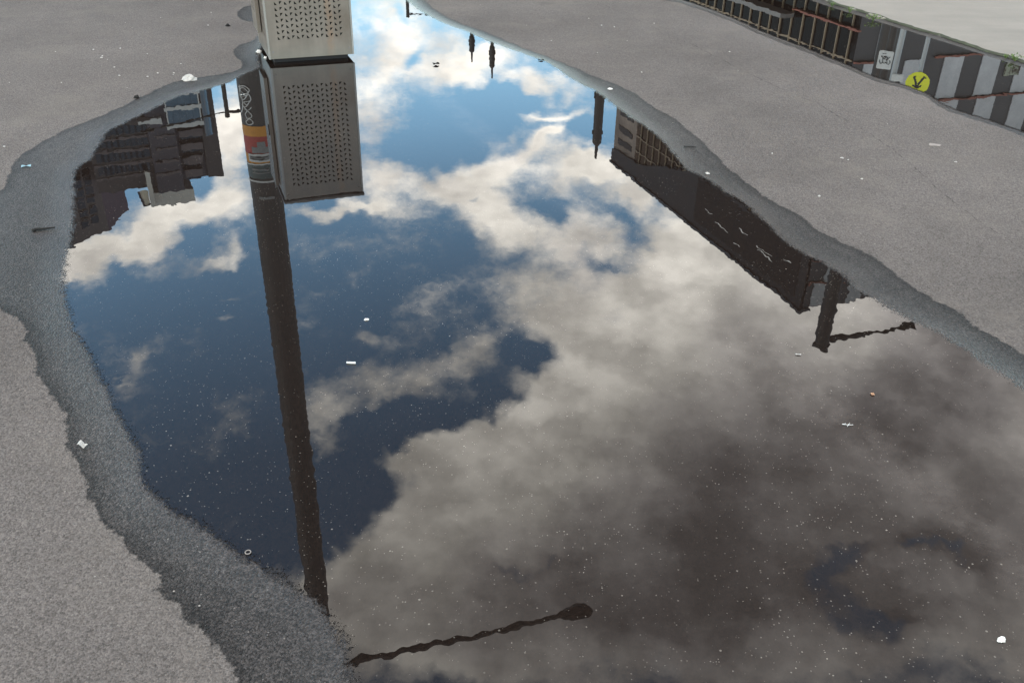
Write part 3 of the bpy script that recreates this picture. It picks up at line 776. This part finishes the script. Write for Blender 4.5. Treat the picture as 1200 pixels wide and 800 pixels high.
KT = 84.0
MAT_TW = paint('tower_render', (0.125, 0.112, 0.118), .8, 0, .25, .12)
p, q = rk(84, 288, KT), rk(128, 270, KT)
a, L = frame(p, q)
tower = empty('tower_block', 'dark tower with small square windows at the far left of the reflection', 'building', (p.x, p.y, 0), a)
H = KT - CAM_H
obj('wall', box(NB(), -14, L, 0, 16, 0, H), MAT_TW, tower)
q3 = rk(151, 246, KT)
ex = Vector((math.cos(a), math.sin(a), 0)); ey = Vector((-math.sin(a), math.cos(a), 0))
lq = (q3 - p); Lx, Ly = lq.dot(ex), lq.dot(ey)
bm = NB()
base = [(L + .01, .0), (Lx, Ly), (Lx, Ly + 10), (L + .01, 16)]
lo = [bm.verts.new((x, y, 0)) for x, y in base]; hi = [bm.verts.new((x, y, H)) for x, y in base]
for i in range(4): bm.faces.new((lo[i], lo[(i + 1) % 4], hi[(i + 1) % 4], hi[i]))
bm.faces.new(hi)
obj('side_wing', bm, MAT_PURP, tower)
for r_ in range(7):
    for cidx in range(3):
        u_, v_ = [(100, 201), (111, 196), (89, 206)][cidx]
        v_ += r_ * 11.2; u_ += r_ * 2.2
        s, z = lx(u_, v_)
        if s < -12 or s > L - 1.5 or z > H - 1.5: continue
        wn = obj('window', box(NB(), s - .9, s + .9, -.10, -.005, z - .75, z + .75), MAT_WIN, tower)
        obj('sill', box(NB(), s - 1.0, s + 1.0, -.3, -.105, z - .95, z - .78), MAT_BAND, wn)

# ------------------------------------------------------------------ weeds
def leafmat():
    m, t, b = newmat('weed_leaf'); o = t.obj()
    t.set(b.inputs['Base Color'], t.mix(t.noise(o, 30, 2), c4(.045, .085, .015), c4(.14, .20, .05))); b.inputs['Roughness'].default_value = .5
    return m
MAT_LEAF = leafmat()
def weed(u, v, size, label):
    x, y = g(u, v); bm = NB()
    for i in range(46):
        aa = random.uniform(0, 2 * math.pi); r_ = random.uniform(0, size * .9); h = random.uniform(.15, .8) * size * (1 - r_ / size * .5)
        c = Vector((math.cos(aa) * r_ * 1.5, math.sin(aa) * r_ * .6, h)); d = Vector((random.uniform(-1, 1), random.uniform(-1, 1), random.uniform(.1, 1))).normalized()
        s = d.cross(Vector((random.uniform(-1, 1), random.uniform(-1, 1), random.uniform(-1, 1)))).normalized() * size * .10
        l_ = d * size * random.uniform(.18, .38)
        bm.faces.new([bm.verts.new(q) for q in (c, c + l_ * .5 + s, c + l_, c + l_ * .5 - s)])
    for i in range(9):
        aa = random.uniform(0, 2 * math.pi)
        tube(bm, [(0, 0, -.01), (math.cos(aa) * size * .5, math.sin(aa) * size * .25, size * random.uniform(.2, .6))], .002, 4)
    o = obj('weed', bm, MAT_LEAF); o.location = (x, y, .012); return tag(o, label, 'weed', 'weeds growing in the pavement joint')
weed(1023, 25, .06, 'leafy green weed on the pavement edge above the white board reflection')
weed(1189, 72, .055, 'green weed growing at the pavement edge by the right border')
weed(996, 15, .045, 'low weed tuft at the pavement edge where the glass grid ends')
weed(975, 8, .035, 'small sparse weed tuft, farthest along the pavement edge')
weed(1178, 69, .028, 'tiny sprout just left of the right hand weed')

# ------------------------------------------------------------------ litter and grit
MAT_PAPER = paint('crumpled_paper', (0.72, 0.70, 0.66), .8, 0, .12, 60)
MAT_PAPER2 = paint('dirty_paper', (0.42, 0.40, 0.37), .9, 0, .3, 40)
MAT_CYAN = paint('pale_blue_wrapper', (0.40, 0.62, 0.70), .4, 0, .2, 60)
MAT_TWIG = paint('wet_twig', (0.010, 0.009, 0.008), .9, 0, .3, 60)
MAT_PEACH = paint('peach_card', (0.72, 0.42, 0.25), .7, 0, .1, 60)
MAT_PINK = paint('pale_gum', (0.24, 0.21, 0.19), .8, 0, .15, 60)
def place(o, u, v, z=0.004, rot=0, label='', cat='litter', group=None):
    x, y = g(u, v); o.location = (x, y, z); o.rotation_euler = (0, 0, rot); return tag(o, label, cat, group)
def crumple(sx, sy, sz, seed, mat, name):
    rnd = random.Random(seed); bm = NB(); bmesh.ops.create_icosphere(bm, subdivisions=3, radius=1)
    ks = [(Vector((rnd.uniform(-1, 1), rnd.uniform(-1, 1), rnd.uniform(-1, 1))) * 3, rnd.uniform(0, 6)) for _ in range(7)]
    for v in bm.verts:
        f = 1 + .22 * sum(abs(math.sin(k_.dot(v.co) + ph)) - .5 for k_, ph in ks)
        v.co = Vector((v.co.x * sx * f, v.co.y * sy * f, max(-.2, v.co.z * f) * sz + sz * .2))
    return obj(name, bm, mat)
def scrap(w, h, curl, mat, name, seed=1):
    rnd = random.Random(seed); bm = NB(); n = 6; g_ = []
    for i in range(n + 1):
        g_.append([bm.verts.new(((i / n - .5) * w, (j / 3 - .5) * h * (1 + .1 * rnd.uniform(-1, 1)), .0015 + curl * abs(math.sin((i / n) * 3.3 + j * .5)) + rnd.uniform(0, curl * .25))) for j in range(4)])
    for i in range(n):
        for j in range(3): bm.faces.new((g_[i][j], g_[i + 1][j], g_[i + 1][j + 1], g_[i][j + 1]))
    bmesh.ops.solidify(bm, geom=bm.faces[:], thickness=.0008); return obj(name, bm, mat)
place(crumple(.034, .024, .022, 3, MAT_PAPER2, 'paper_scrap'), 222, 94, 0, .2, 'white crumpled paper lying on the damp edge at the upper left')
place(crumple(.016, .014, .012, 5, MAT_PAPER, 'paper_scrap'), 303.5, 62, 0.003, .2, 'small white crumb of paper beside the bin corner')
place(crumple(.010, .009, .009, 6, MAT_PAPER, 'paper_scrap'), 311, 69, 0.003, .9, 'tiny white crumb touching the bin base')
place(scrap(.044, .020, .005, MAT_CYAN, 'wrapper', 2), 31, 196, .002, .3, 'pale blue wrapper scrap on the damp asphalt at far left')
place(scrap(.034, .015, .007, MAT_PAPER, 'wrapper', 4), 97, 523, .002, -.6, 'crumpled white wrapper on the wet margin left of the puddle')
place(scrap(.022, .017, .004, MAT_PAPER, 'wrapper', 9), 284.5, 113, .006, .2, 'small white floating scrap by the lamp post reflection')
bm = NB(); tube(bm, [(-.04, -.012, .004), (-.028, .0, .006), (.0, .004, .005), (.045, .012, .006)], [.007, .006, .005, .003], 8)
place(obj('twig', bm, MAT_TWIG), 51, 270, .001, .15, 'short black twig on the wet margin at the left', 'twig')
bm = NB(); tube(bm, [(-.030, -.004, .004), (0, .0, .005), (.034, .006, .003)], [.003, .0025, .002], 6)
place(obj('twig', bm, MAT_TWIG), 808, 173, .001, -.25, 'thin dark twig on the damp margin at the right', 'twig')
bm = NB(); tube(bm, [(-.0145, 0, .003), (.005, 0, .003), (.0052, 0, .003), (.0150, 0, .003)], [.0033, .0033, .0035, .0035], 12)
place(obj('cigarette_butt', bm, MAT_WHT), 411.5, 427, .004, -.03, 'white cigarette butt floating in the middle of the puddle', 'cigarette butt')
place(crumple(.007, .004, .004, 12, MAT_PAPER, 'paper_scrap'), 429.5, 376, .004, .2, 'tiny pale scrap floating above the cigarette butt')
place(scrap(.010, .013, .001, MAT_PEACH, 'card_scrap', 7), 1022, 463.5, .005, .1, 'small peach coloured card square floating at the right')
bm = NB()
for a0, a1 in (((-.016, .004), (.0, .0)), ((.0, .0), (.016, .001)), ((.0, .0), (.008, .008)), ((.002, 0), (-.004, -.008)), ((-.016, .004), (-.004, .006))):
    tube(bm, [(a0[0], a0[1], .003), (a1[0], a1[1], .0035)], .0008, 5)
place(obj('feather', bm, MAT_WHT), 993, 500, .004, 0, 'tiny white feather floating below the peach scrap', 'feather')
place(crumple(.0085, .006, .006, 14, MAT_PAPER, 'pebble'), 1173, 751, .004, .2, 'white pebble in the lower right corner', 'pebble')
place(crumple(.026, .017, .002, 15, MAT_PINK, 'gum_spot'), 1095, 170, .001, -.3, 'pale flattened gum spot on the dry asphalt at the right', 'gum')
place(crumple(.013, .010, .012, 16, MAT_TWIG, 'pebble'), 160, 115, .001, .2, 'dark pebble on the damp edge at the upper left', 'pebble')
place(crumple(.014, .010, .012, 17, MAT_TWIG, 'pebble'), 267, 31, .001, .2, 'dark pebble on dry asphalt left of the bin', 'pebble')
place(scrap(.045, .03, .012, MAT_TWIG, 'leaf', 8), 511, 77, .004, .5, 'small dark curled leaf floating near the top of the puddle', 'leaf')
place(scrap(.04, .02, .008, MAT_TWIG, 'leaf', 18), 634, 72, .002, .2, 'dark curled leaf on the damp right edge near the top', 'leaf')
place(crumple(.014, .009, .006, 19, MAT_PAPER, 'paper_scrap'), 715, 105, .001, .3, 'tiny white scrap at the upper right rim of the puddle')
place(crumple(.009, .007, .005, 20, MAT_PAPER2, 'paper_scrap'), 829, 204, .001, .3, 'small white scrap on the right damp margin')
bm = NB(); rp = [(math.cos(i / 12 * 6.2832) * .0068, math.sin(i / 12 * 6.2832) * .0068, .003) for i in range(13)]; tube(bm, rp, .0013, 6, False)
place(obj('ring', bm, MAT_PINK), 291, 649, .004, 0, 'small pale ring at the lower left rim of the puddle', 'ring')
place(scrap(.018, .006, .001, MAT_PAPER, 'wrapper', 21), 935, 417, .005, -.1, 'thin white sliver floating left of the lamp arm reflection')
# loose grit crumbs
grit = crumple(.006, .005, .004, 30, MAT_PAPER2, 'grit_crumb')
spots = [(141,57),(155,33),(147,27),(119,68),(120,66),(126,70),(134,79),(140,89),(149,103),(185,86),(203,88),(204,86),(173,90),(172,90),(72,97),(11,97),(244,30),(212,75),
         (5,172),(690,22),(705,30),(720,32),(735,48),(855,61),(865,83),(563,6),(572,4),(605,15),(617,30),(637,47),(646,48),(1040,145),(1120,190),(1010,210),(905,180),(960,230),(700,62),(752,85)]
spots += [(random.uniform(0, 250), random.uniform(0, 85)) for _ in range(6)] + [(random.uniform(620, 1190), random.uniform(20, 300)) for _ in range(5)]
first = True
for (u_, v_) in spots:
    x, y = g(u_, v_)
    dm = sdf(M1, np.array([[x, y]]))[0]; d2 = sdf(M2, np.array([[x, y]]))[0]
    if dm > -.02 or d2 > -.02: continue
    if (np.array([x, y]) - kA) @ kn > -.02: continue
    o = grit if first else grit.copy()
    if not first: COL.objects.link(o)
    first = False
    s = random.uniform(.25, 1.0); o.scale = (s * random.uniform(.8, 1.6), s, s); o.location = (x, y, 0); o.rotation_euler = (0, 0, random.uniform(0, 3))
    tag(o, 'pale crumb of grit lying loose on the dry asphalt', 'grit', 'loose pale grit crumbs')

# ------------------------------------------------------------------ sky with clouds
SUN_EL, SUN_AZ = R(48), R(-105)      # azimuth measured from +Y towards +X
w = bpy.data.worlds.new('World'); S.world = w; w.use_nodes = True
t = NT(w.node_tree); bg = w.node_tree.nodes['Background']
sky = t.node('ShaderNodeTexSky', sky_type='NISHITA'); sky.sun_disc = False
sky.sun_elevation = SUN_EL; sky.sun_rotation = SUN_AZ; sky.air_density = 1.0; sky.dust_density = 0.6; sky.ozone_density = 1.6
D = t.node('ShaderNodeTexCoord').outputs['Generated']
# blob group: soft elliptical patch of cloud around a sky direction
grp = bpy.data.node_groups.new('cloud_patch', 'ShaderNodeTree')
for nm, ty in (('D', 'NodeSocketVector'), ('T1', 'NodeSocketVector'), ('T2', 'NodeSocketVector'), ('W', 'NodeSocketFloat'), ('Sum', 'NodeSocketFloat')):
    grp.interface.new_socket(nm, in_out='INPUT', socket_type=ty)
grp.interface.new_socket('Out', in_out='OUTPUT', socket_type='NodeSocketFloat')
gt = NT(grp); gi = gt.node('NodeGroupInput'); go = gt.node('NodeGroupOutput')
a_ = gt.vm('DOT_PRODUCT', gi.outputs['D'], gi.outputs['T1']); b_ = gt.vm('DOT_PRODUCT', gi.outputs['D'], gi.outputs['T2'])
r2 = gt.math('MULTIPLY_ADD', a_, a_, gt.math('MULTIPLY', b_, b_))
ee = gt.math('EXPONENT', gt.math('MULTIPLY', r2, -1.0))
gt.l.new(gt.math('MULTIPLY_ADD', ee, gi.outputs['W'], gi.outputs['Sum']), go.inputs[0])
def skydir(u, v):
    d = ray(u, v).copy(); d[2] = -d[2]; return d / np.linalg.norm(d)
def patches(lst, start, Dsock):
    s = start
    for (u, v, su, sv, rot, wgt) in lst:
        c = skydir(u, v); ca, sa = math.cos(R(rot)), math.sin(R(rot))
        p1 = skydir(u + ca * su, v + sa * su) - c; p2 = skydir(u - sa * sv, v + ca * sv) - c
        l1, l2 = np.linalg.norm(p1), np.linalg.norm(p2)
        t1 = p1 / l1; t1 -= c * (t1 @ c); t1 /= np.linalg.norm(t1); t2 = np.cross(c, t1)
        n = t.node('ShaderNodeGroup'); n.node_tree = grp
        t.set(n.inputs['D'], Dsock); n.inputs['T1'].default_value = tuple(t1 / l1); n.inputs['T2'].default_value = tuple(t2 / l2)
        n.inputs['W'].default_value = wgt; t.set(n.inputs['Sum'], s); s = n.outputs[0]
    return s
# warp the direction a little so patch borders are ragged
warp = t.vm('SCALE', t.vm('SUBTRACT', t.noise(D, 11, 3, .65, 'Color'), (.5, .5, .5)), .085)
DW = t.vm('ADD', D, warp)
clouds = [
 # u, v, half sizes, rotation, weight  (as mirrored in the puddle)
 (470,40,75,55,0,.78),(540,88,38,22,0,.7),(432,130,28,60,0,.8),(455,215,45,28,0,.8),(440,245,40,10,0,.5),(385,246,45,10,-5,.8),
 (640,98,60,16,8,.8),(575,70,30,12,0,.55),(650,132,50,6,0,.8),(700,170,20,6,0,.3),
 (615,182,50,22,-28,1.0),(535,215,42,26,0,.9),(600,265,56,34,10,.9),(665,205,32,22,0,.8),(690,280,48,44,0,.75),(560,240,30,25,0,.6),(648,155,30,9,-35,.8),
 (703,193,26,14,0,1.1),(737,228,26,16,30,1.1),(790,300,55,32,40,1.1),(760,335,55,32,0,.8),
 (640,335,56,26,0,.42),(615,368,38,20,10,.46),(675,375,40,40,0,.75),
 (800,430,150,75,-20,1.4),(700,460,85,65,-40,1.1),(600,545,100,60,-35,1.15),(520,600,100,55,-35,1.1),(470,540,45,22,-20,.75),(540,520,40,25,0,.5),(430,680,70,35,-20,1.0),
 (950,470,250,130,0,1.6),(850,640,320,140,0,1.7),(560,730,220,60,0,1.5),(1000,380,120,60,0,1.4),(1150,600,220,160,0,1.5),(900,350,80,40,30,1.2),
 (500,436,46,24,-10,.46),(440,452,44,26,0,.38),(395,466,40,34,0,.5),(378,508,32,28,0,.55),(560,415,50,16,0,.42),(432,402,18,5,0,.45),(575,410,30,14,0,.2),
 (130,300,62,24,-8,1.25),(215,262,62,22,-15,1.1),(262,215,28,60,0,.85),(180,255,50,30,0,.6),(275,150,24,40,0,.9),(255,300,26,7,-25,.6),(320,225,30,25,0,.5),
 (277,343,12,5,-15,.5),(270,370,10,5,0,.4),(160,428,34,10,-35,.42),(100,305,30,20,0,.4),
 # holes
 (520,165,62,22,-12,-1.1),(585,120,36,16,0,-.6),(655,115,20,4,0,-.0),(690,140,40,12,5,-.7),(640,238,26,12,10,-.75),(555,231,12,5,0,-.7),(728,262,34,14,58,-.5),(712,318,30,12,25,-.55),
 (612,412,40,13,-3,-.85),(520,482,76,18,-14,-.85),(585,450,26,14,0,-.4),(440,505,50,16,-30,-.7),(425,585,35,36,0,-.85),(360,600,50,60,0,-.6),(618,85,14,7,0,-.3),(482,68,10,8,0,-.7),(470,25,10,9,0,-.5),(430,58,12,30,0,-.35),
 (230,213,20,12,0,-.55),(222,290,30,8,-30,-.6),(985,655,40,14,-25,-.0)]
cov = patches(clouds, -0.02, DW)
# generic broken cloud over the rest of the sky, away from the traced part
traced = patches([(600, 420, 620, 460, 0, 1.0)], 0.0, D)
Dz = t.vm('MULTIPLY', D, (1, 1, 1.8))
genn = t.mr(t.noise(Dz, 2.3, 2, .55), .42, .6, -.1, 1.1)
cov = t.math('ADD', cov, t.math('MULTIPLY', genn, t.mr(traced, .25, .45, 1, 0)))
fb = t.noise(Dz, 15, 7, .67); fb2 = t.noise(Dz, 5, 1, .5)
dens = t.math('ADD', cov, t.math('MULTIPLY', t.math('SUBTRACT', fb, .5), 1.9))
dens = t.math('ADD', dens, t.math('MULTIPLY', t.math('SUBTRACT', fb2, .5), .5))
alpha = t.mr(dens, .06, 1.05, 0, 1, True)
gaps = patches([(980,655,34,16,-25,1.0),(962,690,22,30,40,.9),(1005,712,26,20,0,.9),(975,735,24,16,0,.9),(1030,735,24,22,0,.9),(1075,632,22,9,15,.9),(1108,652,22,9,30,.9),
                (1085,785,55,16,0,.9),(600,668,18,9,0,.6),(645,662,30,8,-15,.6),(1000,785,40,14,0,.6),(720,745,34,10,-20,.3)], 0.0, DW)
gaps = t.math('ADD', gaps, t.math('MULTIPLY', t.math('SUBTRACT', fb, .5), 1.4))
alpha = t.math('MULTIPLY', alpha, t.math('SUBTRACT', 1.0, t.mr(gaps, .28, 1.0, 0, .65, True)))
# thick parts turn grey, plus the grey belly towards the lower right
shade = patches([(665,455,230,66,-42,-.55),(900,560,240,110,-35,.52),(860,720,420,110,0,.50),(1130,470,110,150,0,.40),(1150,640,160,130,0,.12),
                 (985,655,50,16,-25,.34),(965,700,34,22,40,.28),(1040,725,44,24,0,.30),(1095,640,40,12,30,.26),(1130,655,22,12,0,.2),(640,665,44,10,-12,.14),(590,668,16,8,0,.14),
                 (700,330,60,40,0,.22),(735,395,20,26,0,.22),(640,290,50,30,0,.06),(440,160,30,50,0,.25),(165,300,40,12,0,.14),(900,360,80,30,30,-.10),(1000,375,40,40,0,-.2),(560,600,120,45,-30,-.10)], 0.0, DW)
grey = t.math('ADD', shade, t.math('MULTIPLY', t.math('SUBTRACT', t.noise(Dz, 8, 5, .64), .5), .9))
grey = t.math('ADD', grey, t.mr(dens, .9, 2.0, 0, .18))
lum = t.mr(grey, -.60, 0.80, 5.7, .85)
el = t.sep(D)[2]
fl0 = t.noise(Dz, 12, 3, .6); fl1 = t.noise(t.vm('ADD', Dz, (-.030, -.008, .030)), 12, 3, .6)
lit = t.math('SUBTRACT', fl0, fl1)
lum = t.math('MULTIPLY', lum, t.mr(lit, -.16, .16, .80, 1.20))
lum = t.math('MULTIPLY', t.math('MULTIPLY', lum, t.mr(el, .40, .57, 1.36, 1.0)), t.mr(el, .16, .33, .62, 1.0))
cl = t.mix(t.mr(grey, 0, .8, 0, 1), c4(1.0, .945, .84), c4(1.0, .93, .90))
cloudc = t.vm('SCALE', cl, lum)
skyc = t.vm('SCALE', t.vm('MULTIPLY', sky.outputs[0], (.42, .52, .475)), t.math('MULTIPLY', t.mr(t.sep(D)[2], .2, .6, 1.5, .62), t.mr(t.sep(D)[2], .14, .30, .70, 1.0)))
t.set(bg.inputs['Color'], t.mix(alpha, skyc, cloudc)); bg.inputs['Strength'].default_value = 1.0
# the rest of the sky: the same broken cloud without the traced patches
bg2 = t.node('ShaderNodeBackground')
dens2 = t.math('ADD', t.math('SUBTRACT', genn, .02), t.math('MULTIPLY', t.math('SUBTRACT', t.noise(Dz, 12, 3, .66), .5), 1.9))
lum2 = t.mr(t.noise(Dz, 7, 2, .62), .3, .9, 4.2, 2.0)
t.set(bg2.inputs['Color'], t.mix(t.mr(dens2, .18, .85, 0, 1, True), skyc, t.vm('SCALE', (1.0, .93, .84), lum2)))
mxw = t.node('ShaderNodeMixShader'); t.set(mxw.inputs[0], t.mr(traced, .08, .16, 0, 1))
t.l.new(bg2.outputs[0], mxw.inputs[1]); t.l.new(bg.outputs[0], mxw.inputs[2])
t.l.new(mxw.outputs[0], w.node_tree.nodes['World Output'].inputs['Surface'])
w.cycles.sampling_method = 'MANUAL'; w.cycles.sample_map_resolution = 512

sl = bpy.data.lights.new('sun', 'SUN'); sl.energy = 1.3; sl.angle = R(10); sl.color = (1, .95, .88)
so = bpy.data.objects.new('sun', sl); COL.objects.link(so)
dv = Vector((math.sin(SUN_AZ) * math.cos(SUN_EL), math.cos(SUN_AZ) * math.cos(SUN_EL), math.sin(SUN_EL)))
so.rotation_euler = dv.to_track_quat('Z', 'Y').to_euler()
